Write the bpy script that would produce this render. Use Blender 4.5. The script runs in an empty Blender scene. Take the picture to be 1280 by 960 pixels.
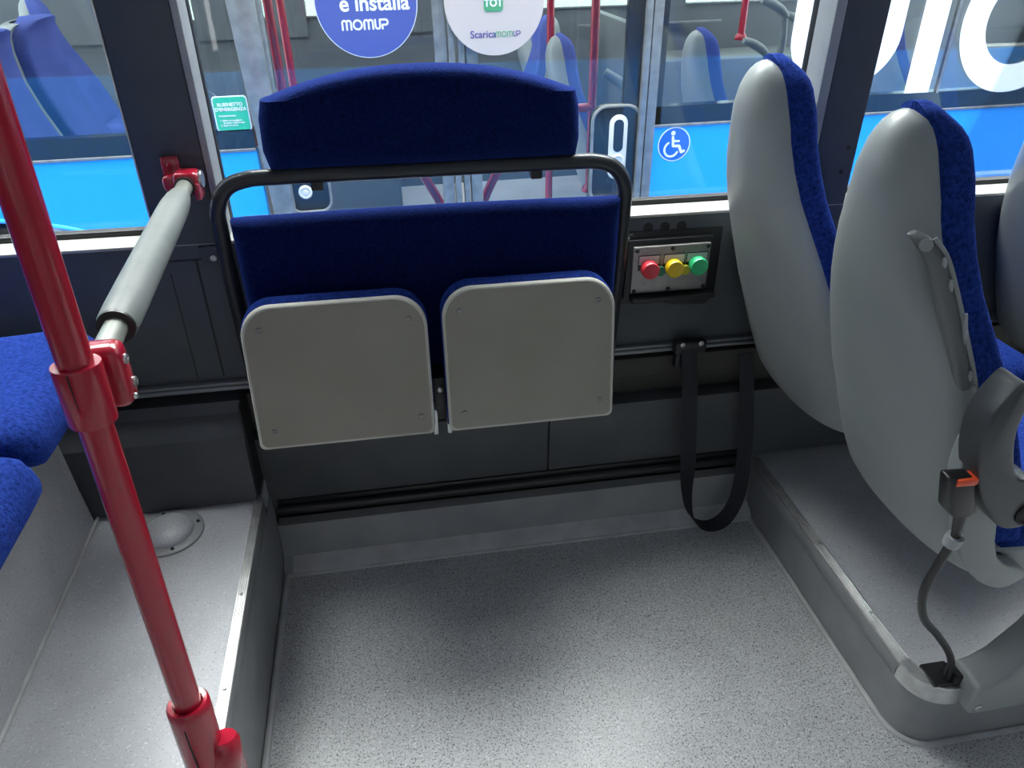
import bpy, bmesh, math, random
from mathutils import Vector, Matrix
random.seed(7)
S = bpy.context.scene
COL = S.collection
PI = math.pi
V = Vector

# ------------------------------------------------------------------ materials
def mat(name, base=(.5, .5, .5), rough=.5, metal=0., spec=.5, noise=None, bump=None, speck=None, sheen=0., coat=0.):
    m = bpy.data.materials.new(name); m.use_nodes = True
    nt = m.node_tree; N = nt.nodes; L = nt.links
    b = N['Principled BSDF']
    b.inputs['Base Color'].default_value = (*base, 1); b.inputs['Roughness'].default_value = rough
    b.inputs['Metallic'].default_value = metal; b.inputs['Specular IOR Level'].default_value = spec
    if sheen:
        b.inputs['Sheen Weight'].default_value = sheen; b.inputs['Sheen Roughness'].default_value = .5
        b.inputs['Sheen Tint'].default_value = (.09, .18, .85, 1)
    if coat: b.inputs['Coat Weight'].default_value = coat; b.inputs['Coat Roughness'].default_value = .08
    tc = N.new('ShaderNodeTexCoord'); col = None
    if noise:                                   # (scale, dark colour, light colour[, lo, hi])
        n = N.new('ShaderNodeTexNoise'); n.inputs['Scale'].default_value = noise[0]; n.inputs['Detail'].default_value = 6
        r = N.new('ShaderNodeValToRGB')
        lo, hi = (noise[3], noise[4]) if len(noise) > 3 else (.35, .65)
        r.color_ramp.elements[0].position = lo; r.color_ramp.elements[1].position = hi
        r.color_ramp.elements[0].color = (*noise[1], 1); r.color_ramp.elements[1].color = (*noise[2], 1)
        L.new(tc.outputs['Object'], n.inputs['Vector']); L.new(n.outputs['Fac'], r.inputs['Fac'])
        col = r.outputs['Color']
    for sp in (speck or []):                    # (scale, threshold, colour): small flakes in the vinyl
        v = N.new('ShaderNodeTexNoise'); v.inputs['Scale'].default_value = sp[0]; v.inputs['Detail'].default_value = 1.5
        r = N.new('ShaderNodeValToRGB'); r.color_ramp.elements[0].position = sp[1]; r.color_ramp.elements[1].position = sp[1] + .05
        mx = N.new('ShaderNodeMix'); mx.data_type = 'RGBA'
        L.new(tc.outputs['Object'], v.inputs['Vector']); L.new(v.outputs['Fac'], r.inputs['Fac']); L.new(r.outputs['Color'], mx.inputs['Factor'])
        if col: L.new(col, mx.inputs['A'])
        else: mx.inputs['A'].default_value = (*base, 1)
        mx.inputs['B'].default_value = (*sp[2], 1); col = mx.outputs['Result']
    if col: L.new(col, b.inputs['Base Color'])
    if bump:
        n = N.new('ShaderNodeTexNoise'); n.inputs['Scale'].default_value = bump[0]; n.inputs['Detail'].default_value = 4
        p = N.new('ShaderNodeBump'); p.inputs['Strength'].default_value = bump[1]; p.inputs['Distance'].default_value = .004
        L.new(tc.outputs['Object'], n.inputs['Vector']); L.new(n.outputs['Fac'], p.inputs['Height']); L.new(p.outputs['Normal'], b.inputs['Normal'])
    return m

def glass(name, tint, refl=1.0):
    m = bpy.data.materials.new(name); m.use_nodes = True
    nt = m.node_tree; N = nt.nodes; L = nt.links; N.clear()
    o = N.new('ShaderNodeOutputMaterial'); mx = N.new('ShaderNodeMixShader'); t = N.new('ShaderNodeBsdfTransparent'); g = N.new('ShaderNodeBsdfGlossy')
    f = N.new('ShaderNodeFresnel'); f.inputs['IOR'].default_value = 1.5
    k = N.new('ShaderNodeMath'); k.operation = 'MULTIPLY'; k.inputs[1].default_value = refl
    t.inputs['Color'].default_value = (*tint, 1); g.inputs['Roughness'].default_value = 0.0
    L.new(f.outputs['Fac'], k.inputs[0]); L.new(k.outputs[0], mx.inputs[0]); L.new(t.outputs[0], mx.inputs[1]); L.new(g.outputs[0], mx.inputs[2])
    L.new(mx.outputs[0], o.inputs['Surface'])
    return m

def emit(name, c, s):
    m = bpy.data.materials.new(name); m.use_nodes = True
    N = m.node_tree.nodes; b = N['Principled BSDF']
    b.inputs['Emission Color'].default_value = (*c, 1); b.inputs['Emission Strength'].default_value = s
    return m

M = {}
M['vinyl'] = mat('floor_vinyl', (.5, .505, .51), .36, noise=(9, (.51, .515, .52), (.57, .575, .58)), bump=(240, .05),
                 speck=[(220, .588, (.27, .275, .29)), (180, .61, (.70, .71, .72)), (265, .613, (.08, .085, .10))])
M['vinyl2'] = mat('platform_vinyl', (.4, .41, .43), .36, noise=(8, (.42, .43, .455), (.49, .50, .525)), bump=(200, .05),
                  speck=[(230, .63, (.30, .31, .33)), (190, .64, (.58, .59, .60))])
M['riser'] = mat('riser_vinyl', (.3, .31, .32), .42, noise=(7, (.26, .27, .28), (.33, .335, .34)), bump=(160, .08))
M['weld'] = mat('vinyl_weld', (.45, .46, .47), .5, noise=(20, (.42, .425, .43), (.52, .525, .53)))
M['alu'] = mat('brushed_aluminium', (.72, .72, .71), .34, .85, noise=(30, (.62, .62, .61), (.8, .8, .79)))
M['steel'] = mat('steel', (.6, .6, .6), .28, .95)
M['panel'] = mat('dark_wall_panel', (.07, .08, .09), .55, noise=(14, (.066, .076, .086), (.078, .088, .10)), bump=(260, .1))
M['panel2'] = mat('lower_wall_panel', (.05, .054, .06), .5, noise=(10, (.068, .075, .082), (.085, .09, .098)), bump=(260, .1))
M['black'] = mat('black_rubber', (.012, .013, .015), .55, bump=(60, .05))
M['blackg'] = mat('black_plastic', (.015, .016, .018), .35)
M['pillar'] = mat('pillar_trim', (.035, .043, .055), .5, noise=(12, (.055, .07, .088), (.065, .082, .10)), bump=(260, .08))
M['strip'] = mat('pillar_strip', (.36, .38, .39), .5, noise=(12, (.33, .35, .36), (.39, .41, .42)))
M['ledge'] = mat('sill_ledge', (.40, .40, .37), .5, noise=(20, (.37, .37, .34), (.43, .43, .40)))
M['tube'] = mat('dark_tube', (.03, .034, .04), .32, .3)
M['rail'] = mat('wall_rail', (.25, .26, .27), .38, .6)
M['red'] = mat('red_paint', (.42, .008, .03), .25, coat=.6, bump=(30, .03))
M['greytube'] = mat('grey_tube', (.34, .36, .32), .3, .4)
M['padding'] = mat('grey_padding', (.20, .215, .21), .45, bump=(180, .06), noise=(15, (.18, .195, .19), (.22, .235, .23)))
M['shell'] = mat('seat_shell', (.30, .325, .32), .38, noise=(5, (.28, .305, .30), (.32, .345, .34)), bump=(350, .05))
M['shelld'] = mat('armrest_plastic', (.065, .07, .075), .3, noise=(6, (.06, .065, .07), (.07, .075, .08)), bump=(300, .06))
M['shellm'] = mat('seat_handle', (.15, .16, .16), .28, noise=(5, (.14, .15, .15), (.16, .17, .17)))
M['fab'] = mat('blue_velour', (.02, .06, .35), .95, spec=.05, sheen=.5, bump=(420, .8),
               noise=(150, (.004, .014, .10), (.022, .058, .31), .30, .72))
M['fab_lit'] = mat('lit_seat_velour', (.08, .11, .34), .9, spec=.05, sheen=.15, noise=(6, (.07, .10, .31), (.09, .12, .37)))  # same velour, paler: front light and haze put into the colour
M['fab_shade'] = mat('shaded_velour', (.004, .010, .07), .95, spec=.05, sheen=.6, bump=(420, .8),
                noise=(150, (.0012, .004, .034), (.005, .014, .09), .30, .72))  # same velour darkened: shade on the front faces put into the colour
M['board'] = mat('seat_board', (.30, .285, .235), .5, noise=(6, (.285, .27, .22), (.315, .30, .25)), bump=(420, .06))
M['boardrim'] = mat('seat_board_rim', (.62, .61, .54), .45)
M['plate'] = mat('panel_plate', (.33, .31, .30), .4, .5, noise=(60, (.30, .285, .275), (.36, .34, .33)))
M['lab'] = mat('white_label', (.62, .62, .62), .5)
M['bred'] = mat('button_red', (.75, .04, .06), .35, coat=.3)
M['byel'] = mat('button_yellow', (.80, .55, .01), .35, coat=.3)
M['byeld'] = mat('button_olive', (.50, .44, .01), .4)
M['bgrn'] = mat('button_green', (.03, .52, .20), .35, coat=.3)
M['bgrnd'] = mat('button_dark_green', (.015, .16, .07), .4)
M['web'] = mat('belt_webbing', (.012, .015, .022), .7, bump=(500, .3))
M['orange'] = mat('orange_button', (.85, .10, .03), .4)
M['cover'] = mat('heater_cover', (.036, .038, .046), .42, noise=(9, (.055, .06, .07), (.07, .074, .085)), bump=(120, .08))
M['olive'] = mat('wall_backing', (.06, .058, .05), .7)
M['ceil'] = mat('ceiling_panel', (.7, .7, .7), .6)
M['blue'] = mat('bus_blue', (.014, .27, .74), .35, noise=(1.5, (.013, .26, .72), (.015, .28, .76)))
M['frit'] = mat('window_frit', (.015, .017, .02), .22)
M['neigh'] = mat('bus_inner_trim', (.10, .11, .115), .6)
M['nfloor'] = mat('bus_inner_floor', (.55, .56, .59), .4, noise=(8, (.52, .53, .56), (.58, .59, .62)))
M['nalu'] = mat('door_aluminium', (.17, .175, .175), .42, .4, noise=(25, (.14, .145, .145), (.20, .205, .205)))
M['wletter'] = mat('white_vinyl', (.88, .88, .88), .5)
M['sblue'] = mat('sticker_blue', (.045, .065, .24), .5)
M['scream'] = mat('sticker_cream', (.39, .335, .315), .5)
M['sgreen'] = mat('sticker_green', (.015, .33, .20), .5)
M['sgreen2'] = mat('icon_green', (.05, .22, .10), .5)
M['spurple'] = mat('text_purple', (.05, .035, .17), .5)
M['wcblue'] = mat('wheelchair_blue', (.002, .085, .46), .45)
M['white'] = mat('white_print', (.58, .60, .62), .5)
M['cream'] = mat('handle_cream', (.50, .48, .44), .45)
M['asphalt'] = mat('asphalt', (.2, .2, .2), .9, noise=(40, (.16, .16, .16), (.24, .24, .24)), bump=(90, .4))
M['tyre'] = mat('tyre_rubber', (.02, .02, .02), .8)
M['glass'] = glass('clear_window', (.93, .96, .96), .6)
M['nglass'] = glass('bus_window', (.84, .88, .90), .9)
M['fglass'] = glass('far_window', (.5, .55, .52), .8)
M['tint'] = glass('tinted_window', (.20, .207, .212), .8)
M['lamp'] = emit('fill_glow', (1, .98, .95), 9)  # glow of the added strips in the other bus

# ------------------------------------------------------------------ mesh helpers
ORG = {}                                        # world origin of every parent
def link(o, parent=None):
    COL.objects.link(o)
    if parent is not None: o.parent = parent
def tag(o, label=None, cat=None, group=None, kind=None):
    if label: o['label'] = label
    if cat: o['category'] = cat
    if group: o['group'] = group
    if kind: o['kind'] = kind
    return o
def thing(name, loc, label, cat, group=None):
    o = bpy.data.objects.new(name, None); o.empty_display_size = .05
    o.location = loc; link(o); ORG[o] = V(loc); return tag(o, label, cat, group)

class MB:
    def __init__(s): s.bm = bmesh.new()
    def _add(s, verts, faces):
        vs = [s.bm.verts.new(v) for v in verts]
        for f in faces:
            try: s.bm.faces.new([vs[i] for i in f])
            except ValueError: pass
        return s
    def box(s, lo, hi, bev=0., seg=2, rot=None):
        lo, hi = V(lo), V(hi); b = bmesh.new(); bmesh.ops.create_cube(b, size=1)
        c = (lo + hi) / 2; d = hi - lo
        for v in b.verts: v.co = V((v.co.x * d.x, v.co.y * d.y, v.co.z * d.z))
        if bev: bmesh.ops.bevel(b, geom=b.edges[:], offset=min(bev, min(d) * .49), segments=seg, affect='EDGES', profile=.5)
        for v in b.verts: v.co = (rot @ v.co if rot else v.co) + c
        return s.merge(b)
    def merge(s, b):
        b.verts.index_update()
        s._add([v.co.copy() for v in b.verts], [[v.index for v in f.verts] for f in b.faces]); b.free(); return s
    def grid(s, rows, close_u=False, close_v=False, cap=False):
        n, m = len(rows), len(rows[0]); vs = [p for r in rows for p in r]; fs = []
        for i in range(n if close_u else n - 1):
            for j in range(m if close_v else m - 1):
                a, b = i * m + j, i * m + (j + 1) % m; c, d = ((i + 1) % n) * m + (j + 1) % m, ((i + 1) % n) * m + j
                fs.append((a, b, c, d))
        if cap: fs += [tuple(range(m))[::-1], tuple((n - 1) * m + j for j in range(m))]
        return s._add(vs, fs)
    def tube(s, pts, r, seg=20, smooth=0, cap=True):
        pts = [V(p) for p in pts]
        rs = list(r) if isinstance(r, (list, tuple)) else [r] * len(pts)
        if smooth: pts, rs = catmull(pts, rs, smooth)
        t0 = (pts[1] - pts[0]).normalized(); up = V((0, 0, 1)) if abs(t0.z) < .9 else V((0, 1, 0))
        a = t0.cross(up).normalized(); rows = []
        for i, p in enumerate(pts):
            t = (pts[min(i + 1, len(pts) - 1)] - pts[max(i - 1, 0)]).normalized()
            a = (a - t * a.dot(t)).normalized(); b = t.cross(a)
            rows.append([p + (a * math.cos(k * 2 * PI / seg) + b * math.sin(k * 2 * PI / seg)) * rs[i] for k in range(seg)])
        return s.grid(rows, close_v=True, cap=cap)
    def lathe(s, prof, origin, axis, seg=32):
        # prof: (radius, height along axis)
        ax = V(axis).normalized(); up = V((0, 0, 1)) if abs(ax.z) < .9 else V((1, 0, 0))
        a = ax.cross(up).normalized(); b = ax.cross(a); o = V(origin)
        rows = [[o + ax * h + (a * math.cos(k * 2 * PI / seg) + b * math.sin(k * 2 * PI / seg)) * max(r, 1e-5) for k in range(seg)] for r, h in prof]
        return s.grid(rows, close_v=True, cap=True)
    def prism(s, out, plane, at, th, bev=0., seg=2, rim=False):
        ax3 = {'xz': 1, 'xy': 2, 'yz': 0}[plane]
        # out: 2-D outline in `plane` ('xz','xy','yz'), first face at `at`, thickness th along the third axis
        def p(u, v, w): return {'xz': (u, w, v), 'xy': (u, v, w), 'yz': (w, u, v)}[plane]
        b = bmesh.new()
        lo = [b.verts.new(p(u, v, at)) for u, v in out]; hi = [b.verts.new(p(u, v, at + th)) for u, v in out]
        n = len(out); b.faces.new(lo[::-1]); b.faces.new(hi)
        for i in range(n): b.faces.new((lo[i], lo[(i + 1) % n], hi[(i + 1) % n], hi[i]))
        bmesh.ops.recalc_face_normals(b, faces=b.faces[:])
        if bev:
            es = [e for e in b.edges if len(e.link_faces) == 2 and e.calc_face_angle(0) > .6 and (rim is False or abs(e.verts[0].co[ax3] - e.verts[1].co[ax3]) < 1e-6)]; 
            bmesh.ops.bevel(b, geom=es, offset=bev, segments=seg, affect='EDGES', profile=.5, clamp_overlap=True)
        return s.merge(b)
    def ribbon(s, pts, wid, th=.0016, sub=8):
        n = len(pts); P, _ = catmull([V(p) for p in pts], [0] * n, sub); W, _ = catmull([V(w) for w in wid], [0] * n, sub); rows = []
        for i, p in enumerate(P):
            t = (P[min(i + 1, len(P) - 1)] - P[max(i - 1, 0)]).normalized(); w = W[i]; nn = t.cross(w).normalized() * th / 2
            rows.append([p - w / 2 - nn, p + w / 2 - nn, p + w / 2 + nn, p - w / 2 + nn])
        return s.grid(rows, close_v=True, cap=True)
    def build(s, name, m, parent=None, ang=40, **kw):
        off = ORG[parent] if parent is not None else V((0, 0, 0))
        s.bm.normal_update()
        bmesh.ops.recalc_face_normals(s.bm, faces=s.bm.faces[:])
        me = bpy.data.meshes.new(name)
        c = off
        if parent is None:
            c = V((0, 0, 0)); n = max(1, len(s.bm.verts))
            lo = V((min(v.co.x for v in s.bm.verts), min(v.co.y for v in s.bm.verts), min(v.co.z for v in s.bm.verts)))
            hi = V((max(v.co.x for v in s.bm.verts), max(v.co.y for v in s.bm.verts), max(v.co.z for v in s.bm.verts)))
            c = V(((lo.x + hi.x) / 2, (lo.y + hi.y) / 2, lo.z))
        for v in s.bm.verts: v.co -= c
        s.bm.to_mesh(me); s.bm.free()
        me.materials.append(M[m] if isinstance(m, str) else m)
        me.shade_smooth(); me.set_sharp_from_angle(angle=math.radians(ang))
        o = bpy.data.objects.new(name, me); link(o, parent)
        if parent is None: o.location = c
        ORG[o] = c
        return tag(o, **kw) if kw else o

def catmull(P, R, k):
    out, rs = [], []
    for i in range(len(P) - 1):
        a, b, c, d = P[max(i - 1, 0)], P[i], P[i + 1], P[min(i + 2, len(P) - 1)]
        for j in range(k):
            t = j / k; t2, t3 = t * t, t * t * t
            out.append(.5 * ((2 * b) + (c - a) * t + (2 * a - 5 * b + 4 * c - d) * t2 + (3 * b - a - 3 * c + d) * t3)); rs.append(R[i] + (R[i + 1] - R[i]) * t)
    out.append(P[-1]); rs.append(R[-1]); return out, rs
def rrect(x0, z0, x1, z1, rt, rb=None, n=8):
    rb = rt if rb is None else rb; out = []
    for cx, cz, r, a0 in ((x1 - rb, z0 + rb, rb, -90), (x1 - rt, z1 - rt, rt, 0), (x0 + rt, z1 - rt, rt, 90), (x0 + rb, z0 + rb, rb, 180)):
        for i in range(n + 1):
            a = math.radians(a0 + 90 * i / n); out.append((cx + r * math.cos(a), cz + r * math.sin(a)))
    return out
def circle(cx, cz, r, n=48, a0=0, a1=360): return [(cx + r * math.cos(math.radians(a0 + (a1 - a0) * i / n)), cz + r * math.sin(math.radians(a0 + (a1 - a0) * i / n))) for i in range(n if a1 - a0 == 360 else n + 1)]
def smoothpoly(pts, k=6):
    P = [V((x, z, 0)) for x, z in pts]; n = len(P); out = []
    for i in range(n):
        a, b, c, d = P[i - 1], P[i], P[(i + 1) % n], P[(i + 2) % n]
        for j in range(k):
            t = j / k; q = .5 * ((2 * b) + (c - a) * t + (2 * a - 5 * b + 4 * c - d) * t * t + (3 * b - a - 3 * c + d) * t ** 3); out.append((q.x, q.y))
    return out
def stroke(mb, pts, w, y, th=.0006, closed=False):
    # flat pen stroke in the xz plane with round ends
    h = w / 2; seg = list(zip(pts, pts[1:] + pts[:1])) if closed else list(zip(pts, pts[1:]))
    k = 0
    for (x0, z0), (x1, z1) in seg:
        d = math.hypot(x1 - x0, z1 - z0) or 1; nx, nz = -(z1 - z0) / d * h, (x1 - x0) / d * h
        mb.prism([(x0 + nx, z0 + nz), (x0 - nx, z0 - nz), (x1 - nx, z1 - nz), (x1 + nx, z1 + nz)], 'xz', y, -th - k * 1e-6); k += 1
    for x, z in pts: mb.prism(circle(x, z, h, 14), 'xz', y, -th - k * 1e-6); k += 1
    return mb
def text(name, body, x, z, y, size, m, parent, align='LEFT', bold=0.):
    cu = bpy.data.curves.new(name, 'FONT'); cu.body = body; cu.size = size; cu.align_x = align; cu.extrude = .0003; cu.offset = bold
    o = bpy.data.objects.new('tmp', cu); COL.objects.link(o)
    dg = bpy.context.evaluated_depsgraph_get(); me = bpy.data.meshes.new_from_object(o.evaluated_get(dg))
    bpy.data.objects.remove(o); off = ORG[parent] if parent is not None else V((0, 0, 0))
    me.transform(Matrix.Translation(V((x, y, z)) - off) @ Matrix.Rotation(PI / 2, 4, 'X'))
    me.materials.clear(); me.materials.append(M[m]); me.name = name
    ob = bpy.data.objects.new(name, me); link(ob, parent); ORG[ob] = off; return ob
def copy_tree(root, loc, label=None, group=None, skip=()):
    def cp(o, par):
        c = o.copy(); COL.objects.link(c)
        if par is not None: c.parent = par
        for ch in list(o.children):
            if ch.name.split('.')[0] in skip: continue
            cp(ch, c)
        return c
    r = cp(root, None); r.location = loc
    if label: r['label'] = label
    if group: r['group'] = group
    return r
def screw(parent, x, y, z, r=.005, m='steel', name='screw', ax=(0, -1, 0)):
    a = V(ax)
    return MB().lathe([(r, 0), (r, .0018), (r * .75, .003), (r * .4, .003), (r * .36, .0012), (0, .0012)], V((x, y, z)) , a, 16).build(name, m, parent)
ST = dict(kind='structure')

# ------------------------------------------------------------------ camera
f_px, pitch, yaw, roll = 937.0, math.radians(31.84), math.radians(9.605), math.radians(-.22)
fw = V((math.sin(yaw) * math.cos(pitch), math.cos(yaw) * math.cos(pitch), -math.sin(pitch)))
rx = V((math.cos(yaw), -math.sin(yaw), 0)); uy = rx.cross(fw)
cx_ = rx * math.cos(roll) + uy * math.sin(roll); cy_ = -rx * math.sin(roll) + uy * math.cos(roll)
cam = bpy.data.cameras.new('camera'); co = bpy.data.objects.new('camera', cam); COL.objects.link(co)
cam.sensor_width = 36; cam.lens = f_px / 1280 * 36; cam.clip_start = .02; cam.clip_end = 200
mw = Matrix((cx_, cy_, -fw)).transposed().to_4x4(); mw.translation = (0, 0, 1.5); co.matrix_world = mw
S.camera = co

# ------------------------------------------------------------------ the room (our bus)
XL, XR, YB, YW = -3.2, 4.2, -.85, 1.58          # ends, far side, near wall face
PLX, PRX, ZL, ZR, YF = -.37, .97, .30, .18, .795  # platform edges, heights, front of right platform
MB().box((XL, YB, -.06), (XR, 1.70, 0)).build('floor', 'vinyl', **ST)
MB().box((XL, YB, 2.36), (XR, 1.72, 2.42)).build('ceiling', 'ceil', **ST)

# left platform (reaches past the camera) and the right one with its rounded corner
p = MB(); p.box((-.745, -.2, 0), (PLX, 1.60, ZL - .004)); p.build('floor_left', 'vinyl2', **ST)
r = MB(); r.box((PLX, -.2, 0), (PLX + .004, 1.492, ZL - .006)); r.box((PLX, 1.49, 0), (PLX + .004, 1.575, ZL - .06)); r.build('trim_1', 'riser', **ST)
def rounded_corner(x0, y0, r, x1, y1, n=10):
    pts = [(x1, y0)]
    pts = [(x1, y1), (x0, y1)] + [(x0 + r - r * math.cos(a), y0 + r - r * math.sin(a)) for a in [i * PI / 2 / n for i in range(n + 1)]] + [(x1, y0)]
    return pts
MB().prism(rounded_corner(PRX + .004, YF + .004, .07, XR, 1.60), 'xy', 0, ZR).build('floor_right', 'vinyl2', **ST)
def wall_strip(path, z0, z1, th=.004):          # vertical sheet that follows a plan path
    rows = []
    for i, (x, y) in enumerate(path):
        a = V(path[max(i - 1, 0)]); b = V(path[min(i + 1, len(path) - 1)]); t = (b - a).normalized(); n = V((t.y, -t.x))
        rows.append([V((x, y, z0)), V((x, y, z1)), V((x + n.x * -th, y + n.y * -th, z1)), V((x + n.x * -th, y + n.y * -th, z0))])
    return rows
cpath = [(PRX, 1.575), (PRX, YF + .30), (PRX, YF + .075)] + [(PRX + .07 - .07 * math.cos(a), YF + .07 - .07 * math.sin(a)) for a in [i * PI / 2 / 10 for i in range(1, 11)]] + [(PRX + .3, YF), (XR, YF)]
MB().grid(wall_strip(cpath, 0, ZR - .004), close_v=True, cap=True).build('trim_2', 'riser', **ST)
# weld beads where the vinyl meets the risers
wl = MB(); wl.tube([(x - .006 if i < 3 else x - .004, y - (.0 if i < 3 else .005), .001) for i, (x, y) in enumerate(cpath)], .0075, 8); wl.build('trim_3', 'weld', **ST)
wl = MB(); wl.tube([(PLX + .014, -.2, .001), (PLX + .012, 1.52, .001)], .008, 8); wl.build('trim_4', 'weld', **ST)

# back wall: panels above the rail, recess, lower panels, tube, upstand
w = MB(); w.box((XL, YW, .585), (XR, 1.66, .918), .004); w.build('wall_back', 'panel', **ST)
w = MB(); w.box((XL, YW - .002, .918), (XR, 1.662, .926), .003); w.build('trim_5', 'ledge', **ST)
b = MB(); b.box((XL, 1.625, -.05), (XR, 1.67, .60)); b.build('wall_back_recess', 'olive', **ST)
w = MB()
for x0, x1 in ((-.40, .363), (.366, 1.30), (1.303, XR)): w.box((x0, 1.572, .20), (x1, 1.626, .418), .003)
w.build('wall_back_lower', 'panel2', **ST)
r = MB(); r.box((XL, 1.565, .566), (XR, 1.60, .590), .006); r.box((XL, 1.556, .572), (XR, 1.57, .583), .005, 3); r.build('trim_6', 'rail', **ST)
r = MB(); r.box((XL, 1.60, .48), (XR, 1.63, .535), .004); r.build('trim_7', 'olive', **ST)
t = MB(); t.tube([(-.352, 1.563, .196), (.925, 1.563, .196)], .0135, 16); t.box((-.352, 1.565, .208), (.95, 1.60, .224), .003)
t.build('trim_8', 'blackg', **ST)
u = MB()
prof = [(1.522, 0), (1.524, .008), (1.534, .018), (1.552, .026), (1.562, .036), (1.566, .06), (1.572, .134), (1.60, .138), (1.60, 0)]
u.grid([[V((PLX + .006, y, z)) for y, z in prof], [V((PRX - .002, y, z)) for y, z in prof]], close_v=True, cap=True)
u.build('baseboard_back', 'riser', ang=25, **ST)
u = MB(); u.grid([[V((x, y, z)) for y, z in ((1.520, .0), (1.5215, .0085), (1.533, .0195), (1.551, .0275), (1.560, .0345), (1.562, .03), (1.53, .0))] for x in (PLX + .03, PRX - .002)], close_v=True, cap=True); u.build('trim_26', 'weld', ang=25, **ST)  # paler strip over the cove lip: light on it put into the colour
c = MB(); c.tube([(PLX + .008, 1.521, .001), (PRX - .004, 1.521, .001)], .007, 8); c.build('trim_9', 'weld', **ST)
# curved heater cover on the left, below the rail
prof = [(1.62, .545), (1.565, .54), (1.552, .515), (1.512, .494), (1.500, .480), (1.499, .455), (1.496, .44), (1.490, .36), (1.484, .30), (1.62, .30)]
h = MB(); h.grid([[V((x, y, z)) for y, z in prof] for x in (-.95, -.378)], close_v=True, cap=True); h.build('trim_10', 'cover', ang=28, **ST)
h = MB(); h.box((-.378, 1.503, .30), (-.3735, 1.60, .56), .001); h.build('trim_11', 'black', **ST)
# vertical seams and cover plates low on the pillar
s_ = MB(); s_.box((-.4125, 1.5785, .600), (-.4085, 1.582, .888)); s_.box((-.469, 1.579, .60), (-.4668, 1.582, .86)); s_.box((-.48, 1.579, .886), (-.33, 1.582, .890))
s_.build('trim_12', 'black', **ST)
s_ = MB(); s_.box((-.40, 1.569, .894), (-.345, 1.582, .918), .002); s_.box((.52, 1.571, .86), (.552, 1.582, .886), .004); s_.box((-.398, 1.572, .878), (-.345, 1.582, .908), .004)
s_.build('trim_13', 'panel', **ST)
sc = MB()
for x, z in ((-.372, .893), (.534, .874)):
    sc.lathe([(.0075, 0), (.0075, .002), (.006, .004), (.0035, .004), (.003, .001), (0, .001)], (x, 1.572, z), (0, -1, 0), 18)
sc.build('trim_14', 'steel', **ST)
hl = MB()
for x in (.587, .627, .668): hl.lathe([(.0115, .0), (.0115, .0015), (.009, .0015), (.0088, -.004), (0, -.004)], (x, 1.5795, .894), (0, -1, 0), 20)
hl.build('trim_15', 'black', **ST)

# window openings: pillars, gasket frames, panes
ZT = 2.26
for x0, x1, n in ((-.478, -.352, 1), (.970, 1.068, 2)):
    MB().box((x0, 1.578, .89), (x1, 1.665, 2.36), .004).build('wall_pillar', 'pillar', **ST)
for x0, x1, n in ((-.352, -.337, 16), (.945, .970, 17)):
    MB().box((x0, 1.577, .905), (x1, 1.665, 2.36), .004).build('trim_%d' % n, 'strip', **ST)
pe = MB(); pe.box((-.4815, 1.579, .926), (-.4785, 1.66, 2.36)); pe.build('trim_18', 'alu', **ST)
hb = MB(); hb.lathe([(.005, 0), (.005, .001), (0, .001)], (1.045, 1.578, 1.055), (0, -1, 0), 14); hb.lathe([(.005, 0), (.005, .001), (0, .001)], (1.040, 1.578, 1.00), (0, -1, 0), 14)
hb.build('trim_19', 'black', **ST)
MB().box((XL, 1.578, ZT), (XR, 1.68, 2.36)).build('wall_back_header', 'ceil', **ST)
for n, (x0, x1) in enumerate(((XL, -.482), (-.3505, .962), (1.068, 2.9)), 1):
    fr = MB(); fr.box((x0, 1.645, .924), (x1, 1.67, .938), .003); fr.box((x0, 1.645, ZT - .02), (x1, 1.67, ZT))
    for xx in (x0, x1 - .018): fr.box((xx, 1.645, .924), (xx + .0155, 1.67, ZT), .003)
    fo = fr.build('window_%d' % n, 'black', **ST)
    MB().box((x0 + .004, 1.661, .93), (x1 - .004, 1.665, ZT - .004)).build('glass_pane', 'glass', fo)
MB().box((2.9, 1.60, .92), (3.1, 1.665, 2.36)).build('wall_pillar', 'pillar', **ST)
# outer skin of our bus: its blue side is what the other bus mirrors
MB().box((XL - 1.5, 1.672, -.15), (XR + 1.5, 1.69, .918)).build('wall_outer', 'blue', **ST)

# far side of the bus behind the viewer: glazed door, windows
w = MB(); w.box((XL, YB - .05, 0), (-.75, YB, .95)); w.box((1.35, YB - .05, 0), (XR, YB, .95)); w.box((XL, YB - .05, 2.02), (XR, YB, 2.36))
for x in (-2.3, -.82, 1.35, 2.8): w.box((x - .04, YB - .05, .95), (x + .04, YB, 2.02))
w.build('wall_front', 'panel', **ST)
d = MB(); d.box((-.75, YB - .04, .0), (-.69, YB, 2.02)); d.box((1.29, YB - .04, .0), (1.35, YB, 2.02)); d.box((.26, YB - .04, 0), (.34, YB, 2.02)); d.box((-.75, YB - .04, 0), (1.35, YB, .08)); d.box((-.75, YB - .04, 1.95), (1.35, YB, 2.02))
dd = d.build('door_1', 'alu', **ST)
MB().box((-.69, YB - .024, .08), (1.29, YB - .018, 1.95)).build('glass_pane', 'tint', dd)
fo = MB(); fo.box((XL, YB - .045, .95), (-.79, YB - .005, .97)); fo.box((1.31, YB - .045, .95), (XR, YB - .005, .97))
fo = fo.build('window_4', 'black', **ST)
gp = MB(); gp.box((XL, YB - .03, .95), (-.79, YB - .024, 2.02)); gp.box((1.31, YB - .03, .95), (XR, YB - .024, 2.02)); gp.build('glass_pane', 'tint', fo)
MB().box((XL - .05, YB, 0), (XL, 1.66, 2.36)).build('wall_left', 'panel', **ST)  # plain end walls, unseen, added so the interior stays dark
MB().box((XR, YB, 0), (XR + .05, 1.66, 2.36)).build('wall_right', 'panel', **ST)

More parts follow.
